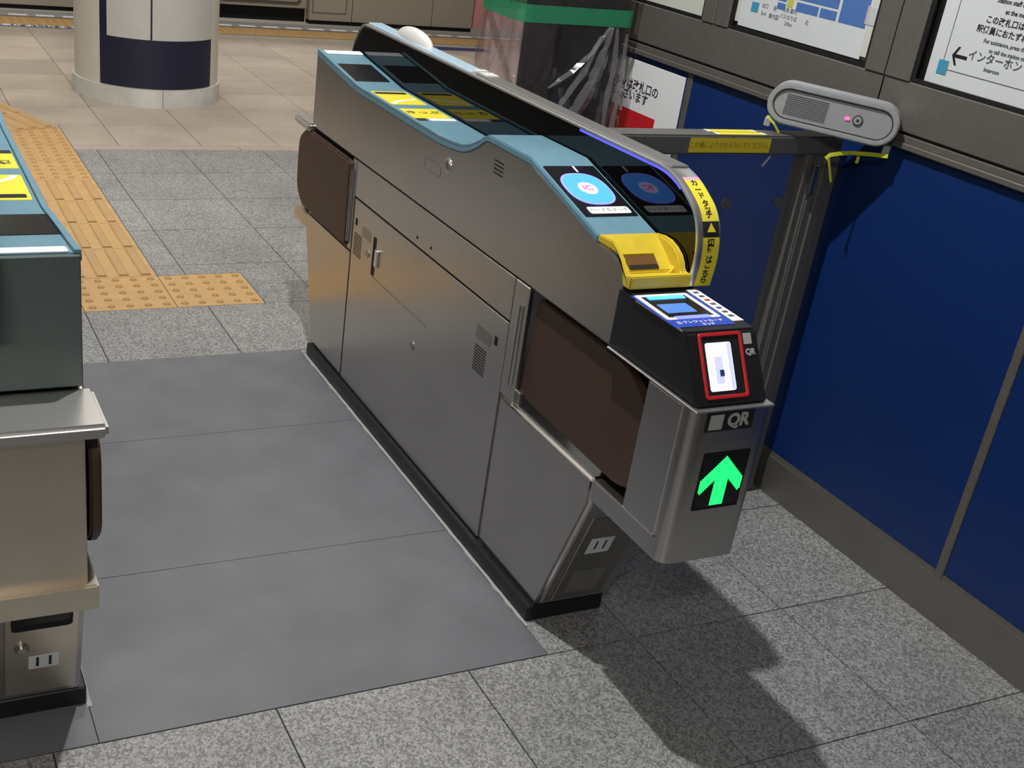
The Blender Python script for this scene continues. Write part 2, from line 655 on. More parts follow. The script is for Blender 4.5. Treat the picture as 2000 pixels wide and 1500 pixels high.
def tactile(kind, x0, y0, s=0.3, rot=0.0, lift=0.0):
    """one 30 cm tactile block with raised dots or bars"""
    b = B()
    h = s / 2 - 0.0012
    b.box(-h, h, -h, h, -0.02, 0.0)
    if kind == 'dots':
        for i in range(5):
            for j in range(5):
                cx, cy = (i - 2) * 0.06, (j - 2) * 0.06
                b.cyl((cx, cy, 0.0025), (0, 0, 1), 0.0135, 0.005, 12, 0.0085)
    else:
        for i in range(4):
            cx = (i - 1.5) * 0.075
            b.prism([(-0.019, 0), (0.019, 0), (0.0135, 0.005), (-0.0135, 0.005)],
                    lambda a, c, cx=cx: (cx + a, -h + 0.012, c), lambda a, c, cx=cx: (cx + a, h - 0.012, c))
    return b


tac_mesh = {}


def place_tactile(kind, cx, cy, rot=0.0, lift=0.0):
    if kind not in tac_mesh:
        o = tactile(kind, 0, 0).build('tactile_block', TACT, None, smooth=False)
        o.data.materials.append(TACTD if kind == 'dots' else TACTB)
        for p in o.data.polygons:
            if p.center.z > 0.0005:
                p.material_index = 1
        tac_mesh[kind] = o.data
        bpy.data.objects.remove(o)
    o = bpy.data.objects.new('tactile_block', tac_mesh[kind])
    o.location = (cx, cy, lift)
    o.rotation_euler = (0, 0, rot)
    o.parent = floor
    COL.objects.link(o)
    return o


for k in range(-2, 1):
    place_tactile('dots', 0.15 - 0.3 + 0.3 * (k + 1), 0.15)
for k in range(1, 5):
    place_tactile('bars', -0.15, 0.15 + 0.3 * k)
for k in range(5, 8):
    place_tactile('dots', -0.15, 0.15 + 0.3 * k)
ang = math.atan2(0.215, 0.542)
dv = Vector((-math.sin(ang), math.cos(ang)))
rv = Vector((math.cos(ang), math.sin(ang)))
for k in range(5):
    c = Vector((-0.005, 2.40)) - rv * 0.15 + dv * (0.15 + 0.3 * k + 0.02)
    place_tactile('bars', c.x, c.y, ang, 0.003)
# platform warning line
for k in range(20):
    o = place_tactile('dots', -0.75 + 0.3 * k, 5.49)
    o.scale = (1, 1.12, 1)
for k in range(30):
    x0 = -0.6 + 0.19 * k
    floor_piece('platform_dash', rect(x0, x0 + 0.13, 5.72, 5.775), WHITE, 0.0, 0.001)
# navy guidance sign on the platform floor
nav = B().box(-0.5, 0.62, 5.235, 5.33, 0.0, 0.0012).build('platform_floor_sign', mat('sign_slate', '4a5168', 0.5), floor)
text('lettering', '電車がまいります', (0.28, 5.283, 0.0013), X, Y, 0.075, WHITE, nav, bold=0.002)
nav2 = B().box(3.05, 3.75, 5.06, 5.2, 0.0, 0.0012).build('platform_floor_sign', mat('sign_navy', '2a2f63', 0.5), floor)

# ------------------------------------------------------------------ ceiling and the far track wall
ceil = B().box(-7, 9, -7, 9, 3.08, 3.2).build('ceiling', mat('ceiling_white', 'd9d6cf', 0.7))
tag(ceil, kind='structure')
fw = B().box(-7, 9, 8.8, 8.9, -1.2, 3.08).build('wall_far', mat('track_wall', 'cfc9bd', 0.6))
tag(fw, kind='structure')

# ------------------------------------------------------------------ right wall
XW = 1.229
WEND = -0.36
wall = B().box(XW + 0.012, XW + 0.12, -7, WEND, 0, 2.6).build('wall_right', GROUT)
tag(wall, kind='structure')
SEAMS = [-5.0, -3.39, -2.115, -0.845, WEND]
for a, b in zip(SEAMS, SEAMS[1:]):
    B().box(XW, XW + 0.012, a + 0.011, b - 0.011, 0.118, 0.972).build('wall_panel', PANELB, wall, bevel=0.0015, seg=1)
for s in SEAMS[1:-1]:
    B().box(XW - 0.004, XW + 0.012, s - 0.011, s + 0.011, 0.0, 0.972).build('panel_joint', FRAMEST, wall, bevel=0.002, seg=1)
base = B().box(XW - 0.006, XW + 0.012, -5, WEND, 0.0, 0.105).build('baseboard_right', mat('baseboard_steel', '83817d', 0.38, 0.7, noise=0.12, nscale=2.5))
tag(base, kind='structure')
B().box(XW - 0.001, XW + 0.012, -5, WEND, 0.105, 0.118).build('top_bead', FRAMEST, base)
# sill under the windows: stepped metal trim
tr = B().box(XW - 0.016, XW + 0.012, -5, WEND, 0.968, 0.982).build('trim_1', FRAMEST, bevel=0.002, seg=1)
tag(tr, kind='structure')
B().box(XW - 0.009, XW + 0.012, -5, WEND, 0.982, 0.997).build('trim_step', FRAMEST, tr, bevel=0.001, seg=1)
B().box(XW - 0.002, XW + 0.012, -5, WEND, 0.997, 1.003).build('shadow_gap', BLACKR, tr)
# frame members
tr2 = B().box(XW - 0.008, XW + 0.012, -5, WEND, 1.003, 1.108).build('trim_2', FRAMEST, bevel=0.002, seg=1)
tag(tr2, kind='structure')
for y0, y1 in ((-1.552, -1.49), (-1.632, -1.556), (-0.905, -0.852), (-0.966, -0.909), (-2.62, -2.55)):
    B().box(XW - 0.012, XW + 0.012, y0, y1, 1.108, 2.3).build('mullion', FRAMEST, tr2, bevel=0.002, seg=1)
B().box(XW - 0.008, XW + 0.012, -1.556, -1.552, 1.0, 2.3).build('mullion_joint', BLACKR, tr2)
for i, (y0, y1) in enumerate(((-1.49, -0.966), (-2.55, -1.632), (-0.852, WEND))):
    w = B().box(XW + 0.004, XW + 0.008, y0, y1, 1.108, 2.3).build('window_%d' % (i + 1), PANE)
    tag(w, kind='structure')
    B().ring(rrect(y1 - y0, 1.192, 0), rrect(y1 - y0 - 0.02, 1.172, 0), (XW - 0.001, (y0 + y1) / 2, 1.704), -Y, Z, 0.005).build('gasket', BLACKR, w)

U, V = -Y, Z      # print frame on the right wall: reading direction towards -y


def wall_print(p, y, z, lift=0.0):
    return (p, y, z)


PX = XW + 0.0035
# map poster
mp = empty('map_poster', (PX, -1.22, 1.12), 'area map poster with blue blocks and white roads taped behind the middle window', 'poster')
B().box(PX - 0.0008, PX, -1.452, -0.99, 1.122, 1.75).build('paper_sheet', PAPER, mp)
B().box(PX - 0.0004, PX + 0.0008, -1.487, -0.972, 1.13, 1.75).build('backing_paper', PAPER2, mp)
for (y0, y1, z0, z1, m) in ((-1.16, -1.075, 1.205, 1.31, MAPB), (-1.16, -1.13, 1.185, 1.200, MAPB), (-1.345, -1.2, 1.217, 1.33, MAPB), (-1.28, -1.2, 1.19, 1.211, MAPB), (-1.345, -1.287, 1.19, 1.211, MAPB),
                            (-1.445, -1.355, 1.19, 1.36, MAPB), (-1.075, -1.045, 1.20, 1.3, MAPO), (-1.186, -1.165, 1.195, 1.3, MAPY), (-1.06, -1.032, 1.163, 1.187, SKYP)):
    B().box(PX - 0.0016, PX - 0.0008, y0, y1, z0, z1).build('map_block', m, mp)
for k, (y, z, s) in enumerate(((-1.085, 1.183, '出口'), (-1.085, 1.165, 'Exit'), (-1.125, 1.183, '駅'), (-1.125, 1.163, '案内図'), (-1.18, 1.186, '凡例 案内'), (-1.18, 1.170, 'バスのりば'), (-1.185, 1.155, '200m'), (-1.25, 1.170, '北'))):
    text('lettering', s, (PX - 0.001, y, z), U, V, 0.013, INKG, mp, lift=0.0004)
B().box(PX - 0.0022, PX - 0.0016, -1.483, -1.44, 1.2, 1.24).build('tape_piece', TAPE, mp)
# notice poster
nt = empty('notice_poster', (PX, -2.05, 1.12), 'white notice poster with black arrow and intercom wording in right-hand window', 'poster')
B().box(PX - 0.0008, PX, -2.5, -1.66, 1.118, 1.75).build('paper_sheet', PAPER, nt)
for y0, y1, z0, z1 in ((-1.6985, -1.697, 1.152, 1.75), (-2.4, -1.697, 1.151, 1.1525)):
    B().box(PX - 0.0014, PX - 0.0008, y0, y1, z0, z1).build('border_line', INKG, nt)
B().box(PX - 0.0020, PX - 0.0014, -1.714, -1.687, 1.140, 1.169).build('blue_tape', SKYP, nt)
arrow = [(-0.020, 0.0), (-0.008, 0.019), (-0.002, 0.019), (-0.011, 0.0035), (0.021, 0.0035), (0.021, -0.0035), (-0.011, -0.0035), (-0.002, -0.019), (-0.008, -0.019)]
B().plate(arrow, (PX - 0.0008, -1.736, 1.183), U, V, 0.0006).build('arrow_mark', INK, nt)
for y, z, h, s, m in ((-1.828, 1.191, 0.0235, 'インターホン', INKG), (-1.828, 1.171, 0.011, 'Intercom', INKG), (-1.858, 1.2085, 0.0112, 'to call the station staff.', INKG),
                      (-1.858, 1.225, 0.0112, 'For assistance, press the button', INKG), (-1.858, 1.245, 0.0165, '駅係員におたずねください', INK), (-1.858, 1.266, 0.0165, 'この改札口は無人です', INK),
                      (-1.858, 1.287, 0.0128, 'at the moment.', INK), (-1.858, 1.306, 0.0128, 'Station staff is not present', INK)):
    text('lettering', s, (PX - 0.001, y, z), U, V, h, m, nt, lift=0.0004, bold=0.0003)
# paper in the far window
fp = B().box(PX - 0.0008, PX, -0.845, -0.40, 1.114, 1.7).build('window_notice', PAPER2)
at_origin(fp)
tag(fp, 'plain pale paper sheet in the window nearest the wrapped machine', 'poster')
# intercom sign on the blue panel
sg = empty('wall_sign', (XW, -0.62, 0.6), 'white sign with red block on the blue wall behind the wrapped machine', 'sign')
B().box(XW - 0.003, XW, -0.825, WEND - 0.002, 0.55, 0.949).build('sign_board', WHITE, sg, bevel=0.001, seg=1)
B().box(XW - 0.0036, XW - 0.003, -0.718, WEND - 0.002, 0.66, 0.806).build('red_block', REDP, sg)
text('lettering', 'インターホンは改札口の', (XW - 0.0031, -0.525, 0.876), U, V, 0.034, INK, sg, lift=0.0005, bold=0.0006)
text('lettering', '左側にございます', (XW - 0.0031, -0.53, 0.845), U, V, 0.034, INK, sg, lift=0.0005, bold=0.0006)

# ------------------------------------------------------------------ gates
PROF = [(-0.335, 0.896), (-0.655, 0.862), (-1.18, 0.861), (-1.255, 0.867), (-1.30, 0.873), (-1.335, 0.884), (-1.375, 0.904), (-1.395, 0.918), (-1.412, 0.926), (-1.602, 0.928), (-1.879, 0.859)]
XS, XE = 0.306, 0.436          # lane face and glass face of the right-hand gate
IC_V = Vector((0, 0.277, 0.069)).normalized()
FAR_V = Vector((0, 0.314, 0.034)).normalized()
QS_V = Vector((0, 0.07, 0.109)).normalized()
LOW_V = Vector((0, -0.115, 0.32)).normalized()


def lower_front(root, sgn, yb, yt, reader):
    """number plate, hatch and lock on the sloping end of the lower housing; sgn -1 near end, +1 far end"""
    u = X if sgn < 0 else -X
    v = Vector((0, yt - yb, 0.32)).normalized()
    n = u.cross(v)

    def P(x, z, e=0.0):
        t = (z - 0.04) / 0.32
        return Vector((x, yb + (yt - yb) * t, z)) + n * e
    xc = 0.375 if sgn > 0 else 0.396
    door = B().plate(rrect(0.118 if sgn > 0 else 0.125, 0.27, 0.004), P(xc, 0.19), u, v, 0.003).build('end_hatch', WARM if sgn > 0 else STEEL_D, root, bevel=0.001, seg=1)  # far-end hatch gets the lit steel colour, near end the dull one
    if sgn > 0:
        B().plate(rrect(0.098, 0.066, 0.008), P(xc, 0.27, 0.003), u, v, 0.0015).build('hatch_window', BLACKR, door)
        B().plate(rrect(0.088, 0.046, 0.006), P(xc, 0.276, 0.0045), u, v, 0.0006).build('window_pane', SCREEN, door)
        B().cyl(P(xc + 0.032, 0.192, 0.004), n, 0.0125, 0.004, 20).build('lock_escutcheon', STEEL_D, door)
        B().cyl(P(xc + 0.032, 0.192, 0.007), n, 0.007, 0.005, 16).build('lock_barrel', STEEL_B, door)
        c = P(xc - 0.004, 0.148, 0.003)
    else:
        B().plate(rrect(0.075, 0.075, 0.002), P(xc, 0.12, 0.003), u, v, 0.001).build('rating_plate', STEEL, door)
        c = P(0.385, 0.232, 0.003)
    w = 0.05 if sgn > 0 else 0.056
    nb = sticker('number_sticker', w, 0.036 if sgn > 0 else 0.048, c, u, v, PAPER, door, t=0.0006)
    text('lettering', '11', c + n * 0.0006, u, v, 0.038, INK, nb, lift=0.0003, bold=0.0002, sx=1.1)


def gate(loc, rotz, label, reader):
    root = empty('ticket_gate', (XS, -1.165, 0), label, 'ticket gate', 'ticket gates of the lane')
    # ---- base and housings
    B().box(XS - 0.012, 0.484, -1.885, -0.44, 0.0, 0.04).build('plinth', BLACK, root, bevel=0.003, seg=1)
    core = [(-1.88, 0.04), (-1.985, 0.36), (-1.985, 0.405), (-1.66, 0.405), (-1.66, 0.678), (-1.955, 0.678), (-1.955, 0.80), (-1.87, 0.845), (-1.60, 0.912), (-1.41, 0.91),
            (-1.33, 0.868), (-1.18, 0.846), (-0.655, 0.847), (-0.355, 0.878), (-0.355, 0.678), (-0.69, 0.678), (-0.69, 0.415), (-0.36, 0.415), (-0.36, 0.37), (-0.455, 0.04)]
    B().px(core, XS + 0.006, 0.484).build('body_core', STEEL_D, root)
    near = [(-1.612, 0.044), (-1.895, 0.044), (-2.008, 0.355), (-2.008, 0.417), (-1.612, 0.417)]
    lh = B().px(near, XS, 0.488).build('lower_housing', STEEL, root, bevel=0.010, seg=3)
    far = [(-0.702, 0.044), (-0.702, 0.425), (-0.33, 0.425), (-0.33, 0.37), (-0.435, 0.044)]
    B().px(far, XS, 0.488).build('lower_housing', STEEL, root, bevel=0.005, seg=2)
    lower_front(root, -1, -1.895, -2.008, reader)
    lower_front(root, 1, -0.435, -0.33, reader)
    # ---- side panels
    dr = B().box(XS, XS + 0.008, -1.609, -0.705, 0.044, 0.577).build('service_door', STEEL, root, bevel=0.0012, seg=1)
    mid = B().box(XS, XS + 0.008, -1.609, -0.668, 0.582, 0.678).build('middle_panel', STEEL, root, bevel=0.0012, seg=1)
    up = [(-0.337, 0.682)] + [(y, z - 0.014) for y, z in PROF[:-1]] + [(-1.884, 0.845), (-1.939, 0.842), (-1.959, 0.834), (-1.972, 0.819), (-1.979, 0.80), (-1.977, 0.682)]
    upb = B().px(up, XS, XS + 0.009).build('upper_housing', STEEL, root, bevel=0.0015, seg=1)
    B().box(XS + 0.002, XS + 0.01, -1.66, -0.69, 0.5765, 0.5825).build('panel_gap', BLACKR, root)
    B().box(XS + 0.002, XS + 0.01, -1.66, -0.69, 0.6775, 0.6825).build('panel_gap', BLACKR, root)
    # small fittings on the side (normal -x): u = -y, v = z
    S = lambda y, z, e=0.0: Vector((XS - e, y, z))
    B().cyl(S(-1.236, 0.812), X, 0.017, 0.003, 24).build('lock_ring', STEEL_B, upb)
    B().cyl(S(-1.236, 0.812, 0.001), X, 0.012, 0.003, 20).build('lock_barrel', STEEL_D, upb)
    B().box(XS - 0.0026, XS - 0.002, -1.237, -1.235, 0.806, 0.818).build('key_slot', BLACKR, upb)
    B().ring(rrect(0.09, 0.028, 0.002), rrect(0.087, 0.025, 0.001), S(-1.157, 0.787), -Y, Z, 0.0005).build('plate_outline', STEEL_D, upb)
    for k in range(4):
        B().plate(rrect(0.042, 0.0028, 0.001), S(-1.472, 0.858 + 0.0085 * k), -Y, Vector((0, 0, 1)), 0.0006).build('vent_slit', BLACKR, upb)
    for y in (-1.118, -1.199):
        B().cyl(S(y, 0.603), X, 0.004, 0.0016, 12).build('screw_hole', BLACKR, mid)
    B().plate(rrect(0.02, 0.105, 0.003), S(-0.865, 0.466), -Y, Z, 0.0008).build('handle_recess', BLACKR, dr)
    hd = B().plate(rrect(0.018, 0.05, 0.005), S(-0.889, 0.468), -Y, Z, 0.006).build('latch_handle', STEEL_B, dr, bevel=0.002)
    B().cyl(S(-0.822, 0.46), X, 0.011, 0.004, 18).build('door_lock', STEEL_D, dr)
    B().cyl(S(-1.157, 0.333), X, 0.011, 0.004, 18).build('door_lock', STEEL_D, dr)
    B().box(XS - 0.0008, XS, -1.22, -0.865, 0.409, 0.4115).build('pressed_line', STEEL_D, dr)
    for yc, zc, n in ((-1.504, 0.447, 10), (-0.747, 0.458, 10)):
        for k in range(n):
            B().plate(rrect(0.056, 0.0024, 0.001), S(yc, zc - 0.03 + 0.0064 * k), -Y, Z, 0.0006).build('vent_slit', BLACKR, dr)
    B().plate(rrect(0.07, 0.032, 0.002), S(-1.51, 0.508), -Y, Z, 0.0008).build('small_plate', STEEL_D, dr)
    B().plate(rrect(0.06, 0.028, 0.002), S(-0.803, 0.507), -Y, Z, 0.0008).build('small_plate', STEEL_D, dr)
    for y in (-1.566, -0.727):
        B().plate(rrect(0.012, 0.02, 0.002), S(y, 0.518), -Y, Z, 0.0008).build('sensor_slot', BLACKR, dr)
    # ---- blue trim along the top
    trim_poly = PROF + [(y, z - 0.0145) for y, z in PROF[::-1]]
    tr_ = B().px(trim_poly, XS - 0.0025, XE).build('top_cover', BLUET, root, bevel=0.0022, seg=2, angle=25)
    rim = [(y, z + e) for (y, z), e in zip(PROF[:8], (0.005, 0.005, 0.005, 0.0045, 0.004, 0.003, 0.0015, 0.0))] + [(y, z - 0.001) for y, z in PROF[:8][::-1]]
    B().px(rim, XS - 0.002, XS + 0.008).build('tray_rim', BLUET, tr_, bevel=0.0015, seg=1)
    B().box(XS, XE, -0.338, -0.331, 0.69, 0.894).build('end_cover', ENDC, root, bevel=0.002, seg=1)
    # far end fittings (exit side)
    fn = X.cross(FAR_V)
    FP = lambda x, y, e=0.0: Vector((x, y, 0.896 + (y + 0.341) * 0.1083)) + fn * e
    B().plate(rrect(0.112, 0.03, 0.004), FP(0.377, -0.352, 0.0005), X, FAR_V, 0.0018).build('indicator_strip', E_STRIP, root, bevel=0.0006, seg=1)
    B().plate(rrect(0.106, 0.15, 0.004), FP(0.367, -0.53), X, FAR_V, 0.0008).build('display_screen', SCREEN, root)
    T = lambda x, y, e=0.0: Vector((x, y, 0.8613 + e))
    sl = B().plate(rrect(0.102, 0.15, 0.006), T(0.372, -0.775), X, Y, 0.0012).build('ticket_exit', YELS, root)
    B().plate(rrect(0.088, 0.02, 0.004), T(0.372, -0.722, 0.0012), X, Y, 0.0006).build('exit_slit', BLACKR, sl)
    swoosh = []
    for k in range(13):
        a = k / 12
        swoosh.append((-0.045 + 0.09 * a, -0.055 + 0.062 * (a ** 0.45)))
    for k in range(12, -1, -1):
        a = k / 12
        swoosh.append((-0.032 + 0.077 * a, -0.055 + 0.05 * (a ** 0.45)))
    B().plate(swoosh, T(0.372, -0.79, 0.0012), X, Y, 0.0004).build('printed_ticket', WHITE, sl)
    lb = B().plate(rrect(0.105, 0.1, 0.003), T(0.371, -0.943), X, Y, 0.0008).build('exit_label', YELS, root)
    text('lettering', 'きっぷ', T(0.371, -0.935, 0.0008), X, Y, 0.032, INK, lb, lift=0.0003, bold=0.0004)
    lb2 = B().plate(rrect(0.07, 0.022, 0.003), T(0.392, -1.006), X, Y, 0.0008).build('white_label', WHITE, root)
    lb3 = B().plate(rrect(0.03, 0.022, 0.003), T(0.334, -1.006), X, Y, 0.0008).build('black_label', INK, root)
    # ---- near end: card reader on the slope
    if reader:
        cn = X.cross(IC_V)
        IC = lambda x, y, e=0.0: Vector((x, y, 0.928 + (y + 1.602) * 0.2491)) + cn * e
        pad = B().plate(rrect(0.118, 0.188, 0.003), IC(0.3705, -1.727), X, IC_V, 0.0012).build('card_reader', SCREEN, root)
        ov = lambda a, b, k=2.6: [(a * math.copysign(abs(math.cos(t)) ** (2 / k), math.cos(t)), b * math.copysign(abs(math.sin(t)) ** (2 / k), math.sin(t))) for t in [2 * math.pi * i / 40 for i in range(40)]]
        B().plate(ov(0.0495, 0.0585), IC(0.3685, -1.722, 0.0012), X, IC_V, 0.0012).build('glow_ring', E_RING, pad)
        B().plate(ov(0.046, 0.054), IC(0.3685, -1.722, 0.0024), X, IC_V, 0.0006).build('touch_disc', E_BLUE, pad)
        B().plate(ov(0.02, 0.022, 2), IC(0.3685, -1.722, 0.003), X, IC_V, 0.0003).build('logo_halo', E_PALE, pad)
        text('lettering', 'IC', IC(0.3685, -1.722, 0.0033), X, IC_V, 0.024, E_PINK, pad, lift=0.0003, bold=0.0006)
        wl = B().plate(rrect(0.092, 0.024, 0.005), IC(0.374, -1.798, 0.0012), X, IC_V, 0.0008).build('reader_label', WHITE, pad)
        text('lettering', 'カードをタッチ', IC(0.374, -1.798, 0.002), X, IC_V, 0.0125, mat('faint_green_ink', '8fa58a', 0.5), wl, lift=0.0003)
        B().plate(rrect(0.005, 0.024, 0.001), IC(0.38, -1.648, 0.0012), X, IC_V, 0.0004).build('status_light', WHITEP, pad)
        ticket_slot(root)
        qr_unit(root)
    # ---- glass screen and rail beside the tray
    gp = round_poly([(-0.268, 0.82), (-0.268, 0.895), (-0.325, 0.972), (-1.885, 0.978), (-1.978, 0.925), (-2.0, 0.86), (-1.993, 0.80), (-1.90, 0.80)],
                    [0, 0.03, 0.035, 0.06, 0.05, 0.06, 0, 0], 6)
    gp = [p for p in gp]
    B().px(gp, XE + 0.003, XE + 0.04).build('glass_screen', GLASSB, root, angle=20, smooth=True)
    path = gp[:-1]
    rail = B()
    rows = []
    for x_, d in ((XE - 0.0005, 0.0), (XE - 0.0005, 0.004), (XE + 0.0008, 0.0058), (XE + 0.0035, 0.0065), (XE + 0.047, 0.0065), (XE + 0.0495, 0.0055), (XE + 0.05, 0.004), (XE + 0.05, 0.0), (XE - 0.0005, 0.0)):
        r_ = []
        for i, p in enumerate(path):
            a, b = Vector(path[max(i - 1, 0)]), Vector(path[min(i + 1, len(path) - 1)])
            t = (b - a).normalized()
            nn = Vector((-t.y, t.x))
            if nn.dot(Vector(p) - Vector((-1.13, 0.80))) < 0:
                nn = -nn
            q = Vector(p) + nn * d
            r_.append((x_, q.x, q.y))
        rows.append(r_)
    rail.grid(rows)
    rl = rail.build('glass_rail', STEEL_B, root, smooth=True)
    B().box(XE + 0.006, XE + 0.048, -1.02, -0.36, 0.9785, 0.984).build('rail_cover', mat('pale_rail_cover', 'a9c4d4', 0.35) if 'pale_rail_cover' not in MATS else MATS['pale_rail_cover'], rl, bevel=0.002, seg=1)
    B().box(XE + 0.008, XE + 0.048, -1.868, -1.05, 0.9805, 0.9852).build('rail_pad', mat('rail_grey', '7a7a78', 0.45, 0.4) if 'rail_grey' not in MATS else MATS['rail_grey'], rl, bevel=0.002, seg=1)
    for y0, y1 in ((-1.10, -1.06), (-1.045, -1.025)):
        B().box(XE + 0.012, XE + 0.045, y0, y1, 0.984, 0.988).build('rail_clip', WHITEP, rl)
    # white dome sensor on the rail
    dm = []
    for i in range(9):
        ph = math.pi / 2 * i / 8
        dm.append([(XE + 0.028 + 0.021 * math.cos(ph) * math.cos(t), -0.64 + 0.11 * math.cos(ph) * math.sin(t), 0.983 + 0.034 * math.sin(ph)) for t in [2 * math.pi * k / 28 for k in range(28)]])
    B().grid(dm, True).build('dome_lamp', WHITEP, root, smooth=True, angle=80)
    if reader:
        under_strip = B()
        lp = [p for p in path if -1.93 < p[0] < -1.5 and p[1] > 0.9]
        lp = [(-1.55, path_z(path, -1.55)), (-1.7, path_z(path, -1.7))] + lp
        lp.sort(key=lambda p: -p[0])
        under_strip.grid([[(XE - 0.0003 + 0.0032, a, b - 0.002) for a, b in lp], [(XE + 0.0022, a, b - 0.0065) for a, b in lp]])
        under_strip.build('rail_strip', E_RAIL, root)  # thin violet-blue emissive strip just under the rail edge
        tape_on_rail(rl, path)
    # ---- flaps
    fl = round_poly([(-1.672, 0.44), (-1.69, 0.664), (-2.04, 0.664), (-2.118, 0.60), (-2.118, 0.455), (-2.06, 0.432)], [0.01, 0.012, 0.06, 0.03, 0.03, 0.03], 5)
    if reader:
        B().px(fl, XS + 0.012, XS + 0.03).build('flap', BROWN, root, bevel=0.003, seg=2)
    ff = round_poly([(-0.672, 0.432), (-0.664, 0.667), (-0.30, 0.667), (-0.246, 0.63), (-0.246, 0.48), (-0.30, 0.435)], [0.01, 0.01, 0.05, 0.035, 0.05, 0.05], 5)
    B().px(ff, XS - 0.010, XS + 0.008).build('flap', BROWN, root, bevel=0.004, seg=2)
    # hinge posts
    hp = B().box(XS, XS + 0.012, -1.672, -1.611, 0.418, 0.678).build('hinge_post', STEEL, root, bevel=0.002, seg=1)
    B().cyl((XS + 0.002, -1.65, 0.543), Z, 0.008, 0.18, 14).build('hinge_tube', STEEL, hp, smooth=True)
    B().box(XS + 0.004, XS + 0.014, -1.69, -1.66, 0.42, 0.45).build('hinge_foot', STEEL_D, hp, bevel=0.002, seg=1)
    hp2 = B().box(XS - 0.001, XS + 0.012, -0.70, -0.672, 0.428, 0.678).build('hinge_post', STEEL, root, bevel=0.002, seg=1)
    B().cyl((XS - 0.002, -0.676, 0.548), Z, 0.006, 0.2, 12).build('hinge_tube', STEEL, hp2, smooth=True)
    # dark cavity behind the far flap
    B().box(XS + 0.012, 0.48, -0.69, -0.26, 0.426, 0.678).build('flap_cavity', BLACKR, root)
    # ---- far end bumper
    bm_ = B().box(XS - 0.014, 0.486, -0.335, -0.205, 0.664, 0.687).build('bumper_plate', STEEL_B, root, bevel=0.006, seg=3)
    B().box(XS + 0.016, 0.476, -0.262, -0.228, 0.412, 0.664).build('bumper_front', WARM, root, bevel=0.002, seg=1)
    B().px([(-0.334, 0.370), (-0.334, 0.414), (-0.213, 0.414), (-0.213, 0.370)], XS + 0.002, 0.482).build('bumper_lip', WARM, root, bevel=0.003, seg=2)
    root.location = loc
    root.rotation_euler = (0, 0, rotz)
    return root


def path_z(path, y):
    for a, b in zip(path, path[1:]):
        if (a[0] - y) * (b[0] - y) <= 0 and a[0] != b[0]:
            t = (y - a[0]) / (b[0] - a[0])
            z = a[1] + t * (b[1] - a[1])
            if z > 0.9:
                return z
    return 0.975


def tape_on_rail(rl, path):
    """yellow tape and lettering wrapped round the near end of the rail"""
    # arc-length samples over the outer face of the rail
    pts = []
    for i, p in enumerate(path):
        a, b = Vector(path[max(i - 1, 0)]), Vector(path[min(i + 1, len(path) - 1)])
        t = (b - a).normalized()
        nn = Vector((-t.y, t.x))
        if nn.dot(Vector(p) - Vector((-1.13, 0.80))) < 0:
            nn = -nn
        pts.append(Vector(p) + nn * 0.0068)
    # dense resample
    S, acc = [(0.0, pts[0])], 0.0
    for a, b in zip(pts, pts[1:]):
        k = max(1, int((b - a).length / 0.006))
        for j in range(1, k + 1):
            q = a.lerp(b, j / k)
            acc += (q - S[-1][1]).length
            S.append((acc, q))
    end = S[-1][0]

    def seg(s0, s1, name, m, x0, x1, lift=0.0):
        P = [q for s, q in S if s0 - 0.003 <= end - s <= s1 + 0.003]
        rows = []
        for x in (x0, x1):
            rows.append([])
            for i, q in enumerate(P):
                t = (P[min(i + 1, len(P) - 1)] - P[max(i - 1, 0)]).normalized()
                nn = Vector((-t.y, t.x))
                if nn.dot(q - Vector((-1.13, 0.80))) < 0:
                    nn = -nn
                q2 = q + nn * (0.0004 + lift)
                rows[-1].append((x, q2.x, q2.y))
        return B().grid(rows).build(name, m, rl, smooth=True)

    def put(s, ch, parent, size):
        i = min(range(len(S)), key=lambda k: abs(end - S[k][0] - s))
        i = max(1, min(i, len(S) - 2))
        t = (S[i - 1][1] - S[i + 1][1]).normalized()     # upwards along the rail
        v = Vector((0, t.x, t.y))
        text('lettering', ch, (XE + 0.028, S[i][1].x, S[i][1].y), X, v, size, INK, parent, lift=0.0007, bold=0.0005)
    x0, x1 = XE + 0.011, XE + 0.047
    lo = seg(0.0, 0.092, 'yellow_tape', YELS, x0, x1)
    for k, ch in enumerate('らちこは符切'):
        put(0.012 + 0.0145 * k, ch, lo, 0.016)
    bk = seg(0.0925, 0.1185, 'black_arrow_label', INK, x0, x1)
    i = min(range(len(S)), key=lambda k: abs(end - S[k][0] - 0.105))
    t = (S[i - 1][1] - S[i + 1][1]).normalized()
    B().plate([(-0.009, -0.008), (0.009, -0.008), (0, 0.008)], (XE + 0.029, S[i][1].x, S[i][1].y), X, (0, t.x, t.y), 0.0012).build('arrow_mark', YELS, bk)
    hi = seg(0.118, 0.212, 'yellow_tape', YELS, x0, x1)
    for k, ch in enumerate('チッタドーカ'):
        put(0.130 + 0.0145 * k, ch, hi, 0.016)
    seg(0.214, 0.228, 'pink_label', mat('pink_label_print', 'dba9b6', 0.5), x0, x1)


